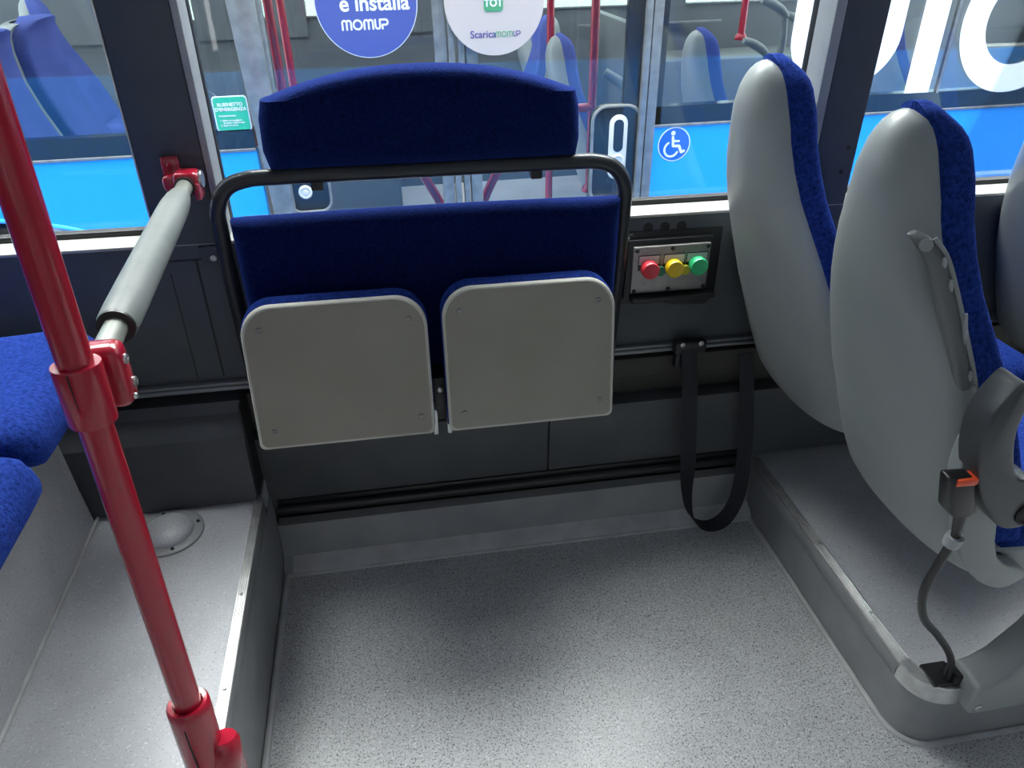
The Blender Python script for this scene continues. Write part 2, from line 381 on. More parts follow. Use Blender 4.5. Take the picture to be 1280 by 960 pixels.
# wheel housing on the left carrying the seats
prof = [(-.745, .30), (-.752, .40), (-.762, .63), (-.775, .655), (-1.6, .655), (-1.6, .30)]
b = MB(); b.grid([[V((x, y, z)) for x, z in prof] for y in (.1, 1.47)], close_v=True, cap=True); b.build('wall_wheel_housing', 'vinyl2', ang=30, **ST)
b = MB(); b.tube([(-.742, .1, .300), (-.742, 1.485, .300)], .0045, 8); b.build('trim_20', 'weld', **ST)

# ribbed aluminium edge strips on the two platforms
e = MB(); e.box((PLX - .016, -.2, ZL - .006), (PLX + .006, 1.490, ZL + .001), .001)
for k in range(5): e.box((PLX - .0145 + k * .0040, -.2, ZL + .0005), (PLX - .0122 + k * .0040, 1.489, ZL + .0025))
sk = MB(); sk.box((PLX + .003, -.2, ZL - .05), (PLX + .0062, 1.490, ZL - .005), .001); sk.build('trim_24', 'riser', **ST)
eo = e.build('trim_21', 'alu', **ST)
for y in (.70, .95, 1.18, 1.42): screw(eo, PLX - .006, y, ZL + .0022, .004, ax=(0, 0, 1))
e = MB(); e.box((PRX - .006, YF + .075, ZR - .004), (PRX + .018, 1.570, ZR + .003), .001)
for k in range(5): e.box((PRX - .004 + k * .0042, YF + .075, ZR + .002), (PRX - .0018 + k * .0042, 1.57, ZR + .0045))
sk = MB(); sk.box((PRX - .006, YF + .075, ZR - .042), (PRX - .001, 1.570, ZR - .005), .001); sk.build('trim_25', 'riser', **ST)
eo = e.build('trim_22', 'alu', **ST)
for y in (1.0, 1.22, 1.42): screw(eo, PRX + .008, y, ZR + .004, .004, ax=(0, 0, 1))
# rounded metal corner cap
arc = [(PRX + .07 - .076 * math.cos(a), YF + .07 - .076 * math.sin(a)) for a in [i * PI / 2 / 14 for i in range(15)]]
arc = [(PRX - .006, YF + .078)] + arc + [(PRX + .086, YF - .006)]
cc = MB(); rows = []
for i, (x, y) in enumerate(arc):
    cxp, cyp = PRX + .09, YF + .09; d = V((cxp - x, cyp - y)).normalized()
    rows.append([V((x, y, ZR - .042)), V((x, y, ZR + .001)), V((x + d.x * .002, y + d.y * .002, ZR + .004)), V((x + d.x * .026, y + d.y * .026, ZR + .0045)), V((x + d.x * .026, y + d.y * .026, ZR - .04))])
cc.grid(rows, close_v=True, cap=True); ccap = cc.build('trim_23', 'alu', ang=30, **ST)

# domed cover on the left platform
dc = thing('floor_dome', (-.568, 1.405, ZL - .004), 'low grey domed cap with a flat ring, set in the left platform floor', 'floor cap')
MB().lathe([(.078, 0), (.078, .005), (.074, .0075), (.060, .0075), (.058, .006), (0, .006)], (-.568, 1.405, ZL - .004), (0, 0, 1), 48).build('ring', 'riser', dc)
MB().lathe([(.058, .004)] + [(.057 * math.cos(a), .006 + .026 * math.sin(a)) for a in [i * PI / 2 / 10 for i in range(11)]], (-.568, 1.405, ZL - .004), (0, 0, 1), 48).build('dome', 'vinyl2', dc)
for a in (20, 110, 200, 290): screw(dc, -.568 + .067 * math.cos(math.radians(a)), 1.405 + .067 * math.sin(math.radians(a)), ZL + .0035, .004, 'black', ax=(0, 0, 1))

# ------------------------------------------------------------------ fold-down double seat
fs = thing('folding_double_seat', (.083, 1.50, .50), 'double tip-up seat with blue velour back painted in shade, black tube frame and two raised grey boards', 'seat')
YT = 1.475
loop = [(-.338, 1.56, .52), (-.335, 1.535, .66), (-.330, 1.50, .86), (-.327, YT + .01, .98), (-.322, YT, 1.028), (-.300, YT - .002, 1.066), (-.262, YT - .003, 1.082), (-.2, YT - .003, 1.085),
        (.083, YT - .003, 1.085), (.366, YT - .003, 1.085), (.428, YT - .003, 1.082), (.466, YT - .002, 1.066), (.488, YT, 1.028), (.493, YT + .01, .98), (.496, 1.50, .86), (.501, 1.535, .66), (.504, 1.56, .52)]
MB().tube(loop, .0155, 18, 6).build('tube_frame', 'tube', fs)
for x in (-.13, .30): MB().box((x - .012, YT - .01, 1.055), (x + .012, YT + .012, 1.078), .003).build('tube_bracket', 'blackg', fs)
def slab(outline_fn, nx, y_front, th, round_=.02):
    pass
def cushion(outline, yfun, th, edge=.016, rings=4):
    """closed pillow: outline in xz (counter-clockwise), front at yfun(z), thickness th towards +y, rounded rim"""
    cx = sum(p[0] for p in outline) / len(outline); cz = sum(p[1] for p in outline) / len(outline)
    xs = [p[0] for p in outline]; zs = [p[1] for p in outline]; hw = (max(xs) - min(xs)) / 2; hh = (max(zs) - min(zs)) / 2
    rows = []
    def ring(ins, dy):
        return [V((cx + (x - cx) * (1 - ins / hw), yfun(cz + (z - cz) * (1 - ins / hh)) + dy, cz + (z - cz) * (1 - ins / hh))) for x, z in outline]
    rows.append(ring(min(hw, hh) * .55, -.004))
    for i in range(rings + 1):
        a = PI / 2 * i / rings; rows.append(ring(edge * (1 - math.sin(a)), edge * (1 - math.cos(a))))
    for i in range(rings + 1):
        a = PI / 2 * i / rings; rows.append(ring(edge * (1 - math.cos(a)), th - edge + edge * math.sin(a)))
    rows.append(ring(min(hw, hh) * .5, th))
    return MB().grid(rows, close_v=True, cap=True)
# headrest: arched top, slightly narrower at its foot
hr = [(-.212, 1.092), (.083, 1.090), (.381, 1.092), (.387, 1.13), (.384, 1.19), (.376, 1.222)]
arch = []
for i in range(25):
    t = -1 + 2 * i / 24; x = .083 - t * .288; arch.append((x, 1.275 - .052 * abs(t) ** 2.2))
hr += arch + [(-.211, 1.222), (-.219, 1.19), (-.221, 1.13)]
cushion(hr, lambda z: 1.448 + .10 * (1.28 - z) * .25, .072, .032).build('headrest_cushion', 'fab_shade', fs, ang=60)
bo = rrect(-.305, .565, .478, 1.006, .016)
bo2 = []
for i, (x, z) in enumerate(bo): bo2.append((x, z))
cushion([(-.303 + .781 * k / 30, .565) for k in range(31)] + [(.478, .565 + .44 * k / 12) for k in range(1, 12)] + [(.478 - .781 * k / 30, 1.006 + .004 * math.sin(PI * k / 30)) for k in range(31)] + [(-.303, 1.0 - .435 * k / 12) for k in range(1, 12)],
        lambda z: 1.440 + .018 * (1.0 - z), .070, .028).build('back_cushion', 'fab_shade', fs, ang=60)
bk = MB(); bk.box((-.30, 1.515, .53), (.475, 1.573, .98), .004); bk.build('back_panel', 'blackg', fs)
hm = MB(); hm.box((-.28, 1.40, .545), (.46, 1.45, .585), .006); hm.box((.052, 1.385, .55), (.098, 1.455, .66), .004); hm.build('hinge_rail', 'blackg', fs)
screw(fs, .075, 1.385, .63, .007)
for x in (.060, .090): MB().box((x - .005, 1.352, .535), (x + .005, 1.39, .60), .002).build('hinge', 'steel', fs)
def tip_pad(x0, x1, zb, zt, dx=0):
    tilt = (1.352 - 1.305) / .30
    yb = lambda z: 1.300 + (z - .58) * tilt
    ol = rrect(x0, zb, x1, zt, .062, .012, 10)
    rows = []
    cx = (x0 + x1) / 2; cz = (zb + zt) / 2
    def ring(k, dy): return [V((cx + (x - cx) * (1 - k / (x1 - x0) * 2), yb(cz + (z - cz) * (1 - k / (zt - zb) * 2)) + dy, cz + (z - cz) * (1 - k / (zt - zb) * 2))) for x, z in ol]
    rim = MB(); rim.grid([ring(.0045, -.0005), ring(.002, -.0025), ring(0, .0), ring(0, .009), ring(.003, .011)], close_v=True, cap=True)
    pad = rim.build('seat_pad', 'boardrim', fs, ang=35)
    bd = MB(); bd.grid([ring(.006, .0005), ring(.006, -.0022), ring(.02, -.0022)], close_v=True, cap=True); bd.build('underside_board', 'board', pad, ang=30)
    cu = MB(); cu.grid([ring(.006, .010), ring(.001, .013), ring(-.002, .02), ring(-.001, .042), ring(.006, .056), ring(.02, .062), ring(.08, .064)], close_v=True, cap=True)
    cu.build('cushion', 'fab', pad, ang=60)
    for x, z in ((x0 + .034, zb + .04), (x1 - .028, zb + .042), (x0 + .036, zt - .045), (x1 - .036, zt - .045)):
        screw(pad, x, yb(z) - .0022, z, .0058, 'plate')
    return pad
tip_pad(-.301, .056, .578, .876); tip_pad(.086, .441, .578, .884)

# ------------------------------------------------------------------ red pole and padded rail
gp = thing('grab_pole', (-.36, .757, ZL), 'red upright pole standing in a socket on the left platform edge', 'pole')
ptop = V((-.36, .858, 2.28)); pb = V((-.36, .757, ZL + .03)); pd = (ptop - pb).normalized()
MB().tube([pb, ptop], .0195, 28).build('pole_tube', 'red', gp)
so = MB(); a0 = pb - pd * .03
so.lathe([(.031, 0), (.031, .20), (.0305, .212), (.0275, .216), (.0215, .215), (.0205, .20), (0, .2)], a0, pd, 32)
sock = so.build('base_socket', 'red', gp)
MB().box((-.3606, .7262, .33), (-.3598, .7300, .50)).build('seam', 'black', sock)
lug = MB(); lug.lathe([(0, -.03), (.019, -.03), (.024, -.022), (.024, .022), (.019, .03), (0, .03)], (-.327, .757, .395), (0, .3, 1), 20)
lug.box((-.362, .735, .30), (-.310, .785, .40), .01, 3); lug.build('mounting_lug', 'red', gp)
j = pb + pd * ((1.045 - pb.z) / pd.z)
cl = MB(); cl.lathe([(.0200, -.040), (.0262, -.040), (.0270, -.036), (.0270, .030), (.0262, .034), (.0200, .034)], j, pd, 32)
cl.build('clamp', 'red', gp)
MB().box((-.3612, j.y - .0274, 1.006), (-.3600, j.y - .0262, 1.079)).build('clamp_seam', 'black', gp)

ar = thing('padded_handrail', (-.378, 1.56, 1.06), 'grey padded horizontal handrail between the red pole and the window pillar', 'handrail')
A = V((-.357, j.y + .032, 1.050)); B = V((-.381, 1.535, 1.066)); dAB = (B - A).normalized()
MB().tube([A, B], .0150, 24).build('rail_tube', 'greytube', ar)
def on(y): return A + (B - A) * ((y - A.y) / (B.y - A.y))
P0 = [(.9400, .0160), (.9404, .0235), (.945, .0250), (.975, .0258), (1.05, .0260), (1.20, .0258), (1.34, .0255), (1.385, .0248), (1.42, .0225), (1.445, .0190), (1.455, .0155)]
MB().tube([on(y) for y, r in P0], [r for y, r in P0], 28).build('foam_sleeve', 'padding', ar, ang=50)
MB().lathe([(.0166, 0), (.0235, 0), (.024, .004), (.0166, .004)], on(.9365), dAB, 28).build('sleeve_end', 'blackg', ar)
fk = MB(); fk.box((-.381, j.y + .022, 1.000), (-.322, j.y + .060, 1.082), .012, 3)
fk.lathe([(.0162, 0), (.026, 0), (.026, .03), (.0162, .036)], on(j.y + .03), dAB, 24)
fork = fk.build('pole_joint', 'red', ar)
for y, z, rr in ((j.y + .040, 1.060, .0065), (j.y + .046, 1.025, .0065), (j.y + .034, 1.012, .004)): screw(fork, -.322, y, z, rr, 'steel', ax=(1, 0, 0))
wb = MB(); wb.box((-.430, 1.562, 1.046), (-.396, 1.578, 1.108), .006, 3); wb.box((-.429, 1.535, 1.046), (-.397, 1.575, 1.078), .01, 3)
wbo = wb.build('wall_bracket', 'red', ar); screw(wbo, -.413, 1.562, 1.094, .005, 'red')
hd = MB(); hd.box((-.401, 1.508, 1.046), (-.355, 1.552, 1.090), .009, 3); hd.box((-.366, 1.505, 1.036), (-.354, 1.545, 1.070), .004); hd.box((-.405, 1.52, 1.05), (-.38, 1.56, 1.085), .006)
hdo = hd.build('rail_head', 'red', ar)
MB().lathe([(.016, 0), (.017, .003), (.016, .006), (.010, .0075), (0, .008)], (-.3555, 1.53, 1.072), (1, 0, 0), 24).build('end_cap', 'steel', ar)
MB().lathe([(.0162, 0), (.0185, 0), (.0185, .004), (.0162, .004)], on(1.502), dAB, 24).build('collar', 'blackg', ar)

# ------------------------------------------------------------------ push-button panel
bp = thing('button_panel', (.647, 1.56, .72), 'small wall control box with red, yellow and green push buttons', 'control panel')
Ry = Matrix.Rotation(math.radians(1.2), 3, 'Y')
h = MB(); h.prism([(.520, .888), (.770, .886), (.772, .715), (.735, .700), (.530, .705)], 'xz', 1.577, .004, .002); h.build('recess_panel', 'blackg', bp)
h = MB(); h.box((.535, 1.562, .722), (.745, 1.580, .872), .004); h.build('housing', 'blackg', bp)
MB().box((.548, 1.553, .742), (.736, 1.563, .858), .003).build('face_plate', 'plate', bp)
lip = MB(); lip.box((.548, 1.535, .722), (.757, 1.565, .735), .005, 3); lip.prism([(.60, .722), (.755, .722), (.735, .703), (.66, .708)], 'xz', 1.545, .03, .003); lip.build('lower_lip', 'blackg', bp)
for x, z in ((.556, .850), (.641, .851), (.728, .851), (.556, .749), (.641, .749), (.728, .749)):
    MB().lathe([(.0048, 0), (.0048, .003), (.003, .0045), (0, .0045)], (x, 1.553, z), (0, -1, 0), 14).build('screw', 'blackg', bp)
for x in (.587, .648, .704): MB().box((x - .026, 1.5515, .800), (x + .026, 1.5535, .838), .001).build('button_field', 'blackg', bp)
for x in (.587, .648, .704): MB().box((x - .025, 1.5505, .815), (x + .024, 1.553, .836), .0008).build('label_plate', 'lab', bp)
def button(x, z, r, d, m, lab):
    o = MB().lathe([(r * .80, 0), (r * .80, d * .4), (r, d * .42), (r, d * .9), (r * .92, d), (r * .86, d * .985), (0, d * .97)], (x, 1.553, z), (0, -1, 0), 32).build('push_button', m, bp); o['label'] = lab
button(.584, .809, .0205, .030, 'bred', 'large red push button'); button(.614, .800, .0120, .014, 'bgrnd', 'small dark green button')
button(.643, .809, .0208, .030, 'byel', 'large yellow push button'); button(.674, .799, .0120, .014, 'byeld', 'small dark yellow button')
button(.701, .811, .0214, .030, 'bgrn', 'large bright green push button')

# ------------------------------------------------------------------ hanging belt loop
sb = thing('wheelchair_strap', (.72, 1.56, .55), 'black webbing loop hanging from the wall rail to the floor', 'strap')
an = MB(); an.box((.672, 1.535, .570), (.756, 1.565, .605), .008, 3); an.box((.678, 1.54, .530), (.716, 1.565, .58), .006); an.build('anchor_bracket', 'blackg', sb)
for x in (.690, .738): screw(sb, x, 1.536, .600, .0065)
pts = [(.708, 1.535, .585), (.712, 1.512, .50), (.722, 1.500, .36), (.733, 1.498, .25), (.740, 1.495, .155), (.762, 1.490, .068), (.808, 1.486, .028), (.862, 1.488, .042), (.895, 1.495, .12), (.900, 1.51, .25), (.890, 1.53, .40), (.872, 1.55, .55)]
wid = [(.04, 0, 0), (.04, -.004, 0), (.038, -.012, 0), (.033, -.022, 0), (.017, -.036, 0), (.006, -.040, .002), (.004, -.036, -.010), (.018, -.036, -.012), (.034, -.022, 0), (.038, -.012, 0), (.04, -.004, 0), (.04, 0, 0)]
MB().ribbon(pts, wid).build('webbing', 'web', sb, ang=30)

# ------------------------------------------------------------------ bus seats
def lerp_tab(tab, z):
    if z >= tab[0][0]: return tab[0][1:]
    for a, b in zip(tab, tab[1:]):
        if b[0] <= z <= a[0]:
            t = (a[0] - z) / (a[0] - b[0]); t = t
            return tuple(a[i] + (b[i] - a[i]) * t for i in range(1, len(a)))
    return tab[-1][1:]
EGG = [(1.280, .703, .006), (1.2775, .697, .018), (1.272, .689, .030), (1.262, .680, .041), (1.25, .673, .048), (1.235, .667, .055), (1.20, .661, .066), (1.15, .664, .082), (1.10, .671, .102), (1.05, .683, .123), (1.0, .700, .147), (.95, .719, .168), (.90, .738, .184), (.85, .757, .196), (.80, .775, .204), (.75, .794, .206), (.70, .812, .206), (.65, .831, .206), (.60, .852, .205), (.57, .866, .204), (.55, .880, .195), (.543, .893, .18)]
RECT = [(1.288, .700, .13), (1.284, .690, .155), (1.272, .68, .170), (1.25, .670, .176), (1.2, .664, .178), (1.1, .672, .18), (1.0, .70, .182), (.9, .738, .184), (.8, .775, .186), (.7, .812, .188), (.6, .852, .188), (.55, .88, .18), (.543, .893, .17)]
def make_seat(name, x, y, dz, tab, label, group, full=True, cat='seat', fab='fab'):
    """one moulded seat facing +x; profile tables are for a seat whose platform lies at z = .18"""
    yc0 = .95
    root = thing(name, (1.05, yc0, ZR), label, cat, group)
    e, n = 2.3, 32
    def D(z): return .08 * (max(0., 1 - (max(0, z - 1.17) / .1115) ** 2) ** .5) if tab is EGG else .08
    def X(z, xb, t): return xb + D(z) * (1 - (1 - abs(t) ** e) ** (1 / e))
    zs = [r[0] for r in tab]; fine = []
    for a, b in zip(zs, zs[1:]):
        k = max(1, int((a - b) / .02)); fine += [a + (b - a) * i / k for i in range(k)]
    fine.append(zs[-1])
    ts = [math.sin(PI / 2 * (-1 + 2 * i / n)) for i in range(n + 1)]
    sh = MB(); rows = []
    for z in fine:
        xb, w = lerp_tab(tab, z)
        out = [V((X(z, xb, t), yc0 + w * t, z)) for t in ts]
        inn = [V((X(z, xb, t) + .012, yc0 + w * t * .93, z)) for t in ts[::-1]]
        inn[0].x = X(z, xb, 1) + .004; inn[-1].x = X(z, xb, 1) + .004
        rows.append(out + inn)
    sh.grid(rows, close_v=True, cap=True); sh.build('back_shell', 'shell', root, ang=50)
    cu = MB(); rows = []
    zc = [z for z in fine if z > .63]
    zt = ([1.2900, 1.2885, 1.285, 1.280] + [z for z in zc if z < 1.277]) if tab is EGG else ([1.300, 1.297, 1.292] + [z for z in zc if z < 1.286])
    for i, z in enumerate(zt):
        xb, w = lerp_tab(tab, min(z, tab[0][0])); d = max(D(z), .012)
        if tab is EGG: th = .050 * max(.03, 1 - (max(0, z - 1.17) / .1205) ** 2) ** .5 + .010 * max(0, min(1, (z - 1.17) / .08)); w = max(w, (.004, .011, .019, .027)[min(i, 3)]) if i < 4 else w + .003
        else: th = .05 * (1 if i > 2 else (.5, .75, .9)[i]); w = w - (.045, .027, .016)[min(i, 2)]
        w = max(w, .006); x0 = xb + d; r = min(.016, w * .5, th * .6)
        loop = []
        for t in (0, .33, .66, 1): loop.append(V((x0 + (-.004), yc0 - w + 0 * t, z)) if t == 0 else V((x0 + t * (th - r), yc0 - w, z)))
        for a in (30, 60, 90): loop.append(V((x0 + th - r + r * math.sin(math.radians(a)), yc0 - w + r - r * math.cos(math.radians(a)), z)))
        for t in (-.5, 0, .5): loop.append(V((x0 + th - .010 * (1 - abs(t)), yc0 + (w - r) * t, z)))
        for a in (90, 60, 30): loop.append(V((x0 + th - r + r * math.sin(math.radians(a)), yc0 + w - r + r * math.cos(math.radians(a)), z)))
        for t in (1, .66, .33, 0): loop.append(V((x0 + t * (th - r), yc0 + w, z)) if t else V((x0 - .004, yc0 + w, z)))
        for t in (.6, 0, -.6): loop.append(V((xb + d * .4 + d * .6 * abs(t) ** 2, yc0 + w * t, z)))
        rows.append(loop)
    cu.grid(rows, close_v=True, cap=True); cu.build('back_cushion', fab, root, ang=60)
    # seat pan and cushion
    w = tab[-4][2] - .002
    pan = [(.945, .61), (.945, .56), (.965, .545), (1.0, .548), (1.30, .580), (1.36, .592), (1.37, .61), (1.0, .62), (.90, .63)]
    MB().prism(pan, 'xz', yc0 - w, 2 * w, .012, 3).build('seat_pan', 'shell', root)
    N = 20; cut = []; rows = []
    prof = [(.905, .605), (.935, .662), (.99, .676), (1.06, .672), (1.15, .668), (1.25, .672), (1.32, .676), (1.365, .668), (1.392, .645), (1.398, .615), (1.375, .592), (1.25, .585), (1.0, .590)]
    Pp, _ = catmull([V((a, 0, b)) for a, b in prof + prof[:1]], [0] * (len(prof) + 1), 4); Pp = Pp[:-1]
    cxs = 1.15; czs = .628
    for k in range(15):
        t = -1 + k / 7; wv = (w - .004); s_ = (1 - abs(t) ** 6) ** (1 / 6) if abs(t) < 1 else 0
        ins = .022 * (1 - s_); kx = 1 - ins / .24; kz = 1 - ins / .045
        rows.append([V((cxs + (q.x - cxs) * kx, yc0 + wv * (t if abs(t) < 1 else math.copysign(1, t)), czs + (q.z - czs) * kz + (.008 * (abs(t) ** 2) if q.z > .65 else 0))) for q in Pp])
    MB().grid(rows, close_v=True, cap=True).build('seat_cushion', fab, root, ang=60)
    # pedestal: a swept foot that carries the pan
    ped = [(1.006, .147), (1.006, .176), (1.02, .196), (1.045, .232), (1.075, .240), (1.105, .262), (1.14, .33), (1.165, .45), (1.175, .565), (1.30, .575), (1.26, .45), (1.27, .30), (1.33, .20), (1.36, .176), (1.36, .147)]
    return root
seat_a = make_seat('bus_seat', 0, 0, 0, EGG, 'blue seat with grey shell back nearest the aisle, armrest folded up, on the right platform', 'seats on the right platform')
# two more on the same platform
wall_seat = copy_tree(seat_a, (1.05, 1.372, ZR), 'blue seat with grey shell back beside the button panel, against the window wall', 'seats on the right platform')
next_seat = copy_tree(seat_a, (1.05 + .70, 1.39, ZR), 'grey shell seat back behind the armrest seat, cut off by the right photo edge', 'seats on the right platform')
LX = -2.03
left_w = copy_tree(seat_a, (1.05 + LX + .03, 1.30, ZL), 'blue velour seat cushion against the wall behind the red pole', 'seats on the wheel housing')
left_a = copy_tree(seat_a, (1.05 + LX + .05, .872, ZL), 'blue velour seat cushion nearest the viewer at the left photo edge', 'seats on the wheel housing')
# fittings of the aisle seat only
yA = .735
side = smoothpoly([(0.776, 0.879), (0.825, 0.821), (0.861, 0.753), (0.878, 0.7), (0.894, 0.651), (0.921, 0.619), (0.962, 0.6), (0.976, 0.581), (0.943, 0.559), (0.902, 0.574), (0.866, 0.606), (0.832, 0.654), (0.807, 0.724), (0.776, 0.802)], 5)
MB().prism(side, 'xz', yA - .012, .03, .004, 3, rim=True).build('side_arm', 'shell', seat_a)
arm = smoothpoly([(.800, .977), (.815, .968), (.822, .940), (.823, .90), (.836, .855), (.858, .815), (.895, .80), (.925, .765), (.925, .73), (.90, .712), (.868, .716), (.838, .745), (.808, .79), (.786, .84), (.775, .885), (.775, .93)], 5)
arm = [(x * .974, 1.5 - (1.5 - z) * .974) for x, z in arm]
ao = MB().prism(arm, 'xz', .690, .048, .006, 3, rim=True).build('armrest', 'shelld', seat_a)
MB().lathe([(.021, 0), (.021, .003), (.017, .005), (.014, .002), (0, .002)], (.878, .690, .762), (0, -1, 0), 28).build('pivot_cap', 'black', ao)
# grab handle on the edge of the back shell
hp = [(0.680, 0.845, 1.146), (0.690, 0.835, 1.138), (0.707, 0.822, 1.114), (0.728, 0.812, 1.070), (0.750, 0.802, 1.019), (0.771, 0.794, 0.971), (0.787, 0.788, 0.933), (0.796, 0.786, 0.918)]
def sweep(pts, u, v, ru, rv, k=6, seg=16):
    P, R = catmull([V(p) for p in pts], list(range(len(pts))), k); u = V(u).normalized(); v = V(v).normalized(); rows = []
    for p, r in zip(P, R):
        i = min(int(r), len(ru) - 2); t = r - i; a = ru[i] + (ru[i + 1] - ru[i]) * t; b = rv[i] + (rv[i + 1] - rv[i]) * t
        rows.append([p + u * a * math.cos(q * 2 * PI / seg) + v * b * math.sin(q * 2 * PI / seg) for q in range(seg)])
    return MB().grid(rows, close_v=True, cap=True)
ho = sweep(hp, (.9, 0, .42), (0, 1, 0), [.006, .011, .013, .0135, .0135, .013, .012, .006], [.004, .010, .012, .012, .012, .012, .010, .005]).build('grab_handle', 'shellm', seat_a, ang=60)
st = MB(); st.tube([(p[0] + .011, p[1] - .009, p[2] + .005) for p in hp[1:]], .0035, 10, 6); st.build('handle_edge', 'shell', ho)
for k, l in ((2, .010), (2.7, .012), (4.0, .034), (5.5, .010), (6.2, .008)):
    i = int(k); q = V(hp[i]).lerp(V(hp[min(i + 1, 7)]), k - i)
    MB().tube([q + V((.004, -.0115, l * .8)), q + V((.004 + l * .2, -.0115, 0)), q + V((.004 + l * .45, -.0115, -l * .8))], [.002, .004, .002], 10).build('slot', 'strip', ho)
MB().lathe([(.0085, 0), (.0085, .002), (0, .0025)], (.690, .8245, 1.135), (-.6, -.8, .1), 18).build('cap', 'shell', ho)
# pedestal foot sitting on the platform corner
pf = [(1.050, .140), (1.046, .190), (1.048, .222), (1.075, .230), (1.105, .252), (1.150, .318), (1.185, .42), (1.20, .57), (1.30, .575), (1.29, .45), (1.30, .32), (1.36, .22), (1.40, .19), (1.40, .14)]
po = MB().prism(pf, 'xz', .758, .075, .010, 3).build('pedestal', 'shell', seat_a)
screw(po, 1.066, .758, .163, .008)
# ------------------------------------------------------------------ seat-belt buckle on its cable
bb = thing('belt_buckle', (1.045, .815, ZR + .004), 'black seat belt buckle with orange release on a bent cable, beside the grey armrest', 'buckle')
rot = Matrix.Rotation(math.radians(-24), 3, 'Y')
bd = MB(); bd.prism([(.729, .842), (.770, .839), (.782, .810), (.796, .770), (.786, .761), (.759, .766), (.745, .782)], 'xz', .694, .026, .006, 3); bo_ = bd.build('buckle_body', 'blackg', bb)
MB().box((.741, .6915, .8265), (.775, .7135, .8385), .003, rot=Matrix.Rotation(math.radians(2), 3, 'Y')).build('release_button', 'orange', bb)
tg = MB(); tg.tube([(.782, .708, .775), (.793, .714, .735), (.803, .720, .70)], [.009, .008, .006], 12); tg.build('stem', 'blackg', bb)
cb = [(.785, .711, .765), (.796, .716, .73), (.804, .720, .700), (.805, .730, .63), (.812, .742, .555), (.845, .753, .475), (.91, .770, .395), (.972, .790, .315), (1.012, .805, .25), (1.024, .812, .205), (1.026, .814, .190)]
MB().tube(cb, [.007] * len(cb), 14, 8).build('cable', 'blackg', bb)
MB().lathe([(.0075, -.010), (.0125, -.010), (.0135, .0), (.0125, .010), (.0075, .010)], (.8040, .7210, .692), (.02, .15, -1), 22).build('cable_clip', 'strip', bb)
fa = MB(); fa.box((.992, .80, ZR + .003), (1.050, .852, ZR + .014), .004); fa.lathe([(.009, 0), (.009, .028), (.007, .032), (0, .032)], (1.026, .814, ZR + .006), (0, 0, 1), 16); fa.box((1.03, .797, ZR + .004), (1.052, .835, ZR + .032), .004)
fa.build('floor_anchor', 'blackg', bb)

# ------------------------------------------------------------------ the other bus outside
ND = 2.71
bus = thing('city_bus', (0, ND, -.35), 'blue city bus parked alongside, with white letters and round stickers on its glass', 'bus')
ROT = math.radians(-.71); bus.rotation_euler = (0, ROT, 0)
def bz(x): return .840 - 0 * x
Y0, Y1 = ND, ND + .05
bd = MB()
# lower blue side with a wheel arch on the left
arch_c, arch_r = -1.50, .50
arch = [(arch_c - .62, .06)] + [(arch_c - .62 * math.cos(a), .452 + .207 * math.sin(a)) for a in [i * PI / 32 for i in range(33)]] + [(arch_c + .62, .06)]
pts = [(-6, .06)] + arch + [(-.41, .06), (-.41, .835), (-6, .835)]
bd.prism(pts, 'xz', Y0, .05); bd.prism([(1.005, .06), (7, .06), (7, .835), (1.005, .835)], 'xz', Y0, .05)
bd.build('body_side', 'blue', bus)
al = MB(); al.tube([(x, Y0 - .003, z + .004) for x, z in arch], .008, 8); al.build('arch_lip', 'blue', bus)
aw = MB(); aw.box((arch_c - .66, Y1 + .28, .0), (arch_c + .66, Y1 + .30, .72)); aw.box((arch_c - .66, Y1 + .001, .70), (arch_c + .66, Y1 + .30, .72)); aw.build('wheel_well', 'black', bus)
wh = MB(); wh.lathe([(.20, 0), (.22, .02), (.40, .03), (.455, .0), (.47, -.05), (.47, -.22), (.40, -.26), (.2, -.26)], (arch_c, Y0 + .06, .10), (0, -1, 0), 48); who = wh.build('wheel', 'tyre', bus)
rm = MB(); rm.lathe([(.22, .025), (.26, .03), (.27, .022), (.23, -.02), (.10, -.04), (.09, .01), (0, .012)], (arch_c, Y0 + .055, .10), (0, -1, 0), 40); rm.build('rim', 'cream', who)
tr = MB(); tr.box((-6, Y0 - .004, .832), (-.41, Y0 + .03, .842), .002); tr.box((1.005, Y0 - .004, .832), (7, Y0 + .03, .842), .002); tr.build('belt_moulding', 'nalu', bus)
fr = MB(); fr.box((-6, Y0 + .002, .842), (-.41, Y1, .905)); fr.box((1.005, Y0 + .002, .842), (7, Y1, .905)); fr.box((-6, Y0 + .002, 2.02), (7, Y1, 2.5)); fr.box((-.93, Y0 + .002, .842), (-.80, Y1, 2.1)) if False else None
for x0, x1 in ((1.005, 1.03), (-2.35, -2.25), (3.2, 3.3)):
    if x1 > x0: fr.box((x0, Y0 + .002, .842), (x1, Y1, 2.1))
fr.build('window_frit', 'frit', bus)
for x0, x1 in ((-6, -.412), (1.03, 2.128), (2.134, 7)):
    MB().box((x0, Y0 + .004, .88), (x1, Y0 + .010, 2.05)).build('window_pane', 'nglass', bus)
MB().box((2.126, Y0, .90), (2.136, Y0 + .016, 2.05)).build('pane_joint', 'nalu', bus)
rf = MB(); rf.box((-6, Y0 + .02, 2.5), (7, ND + 2.5, 2.62), .04); rf.build('roof', 'ceil', bus)
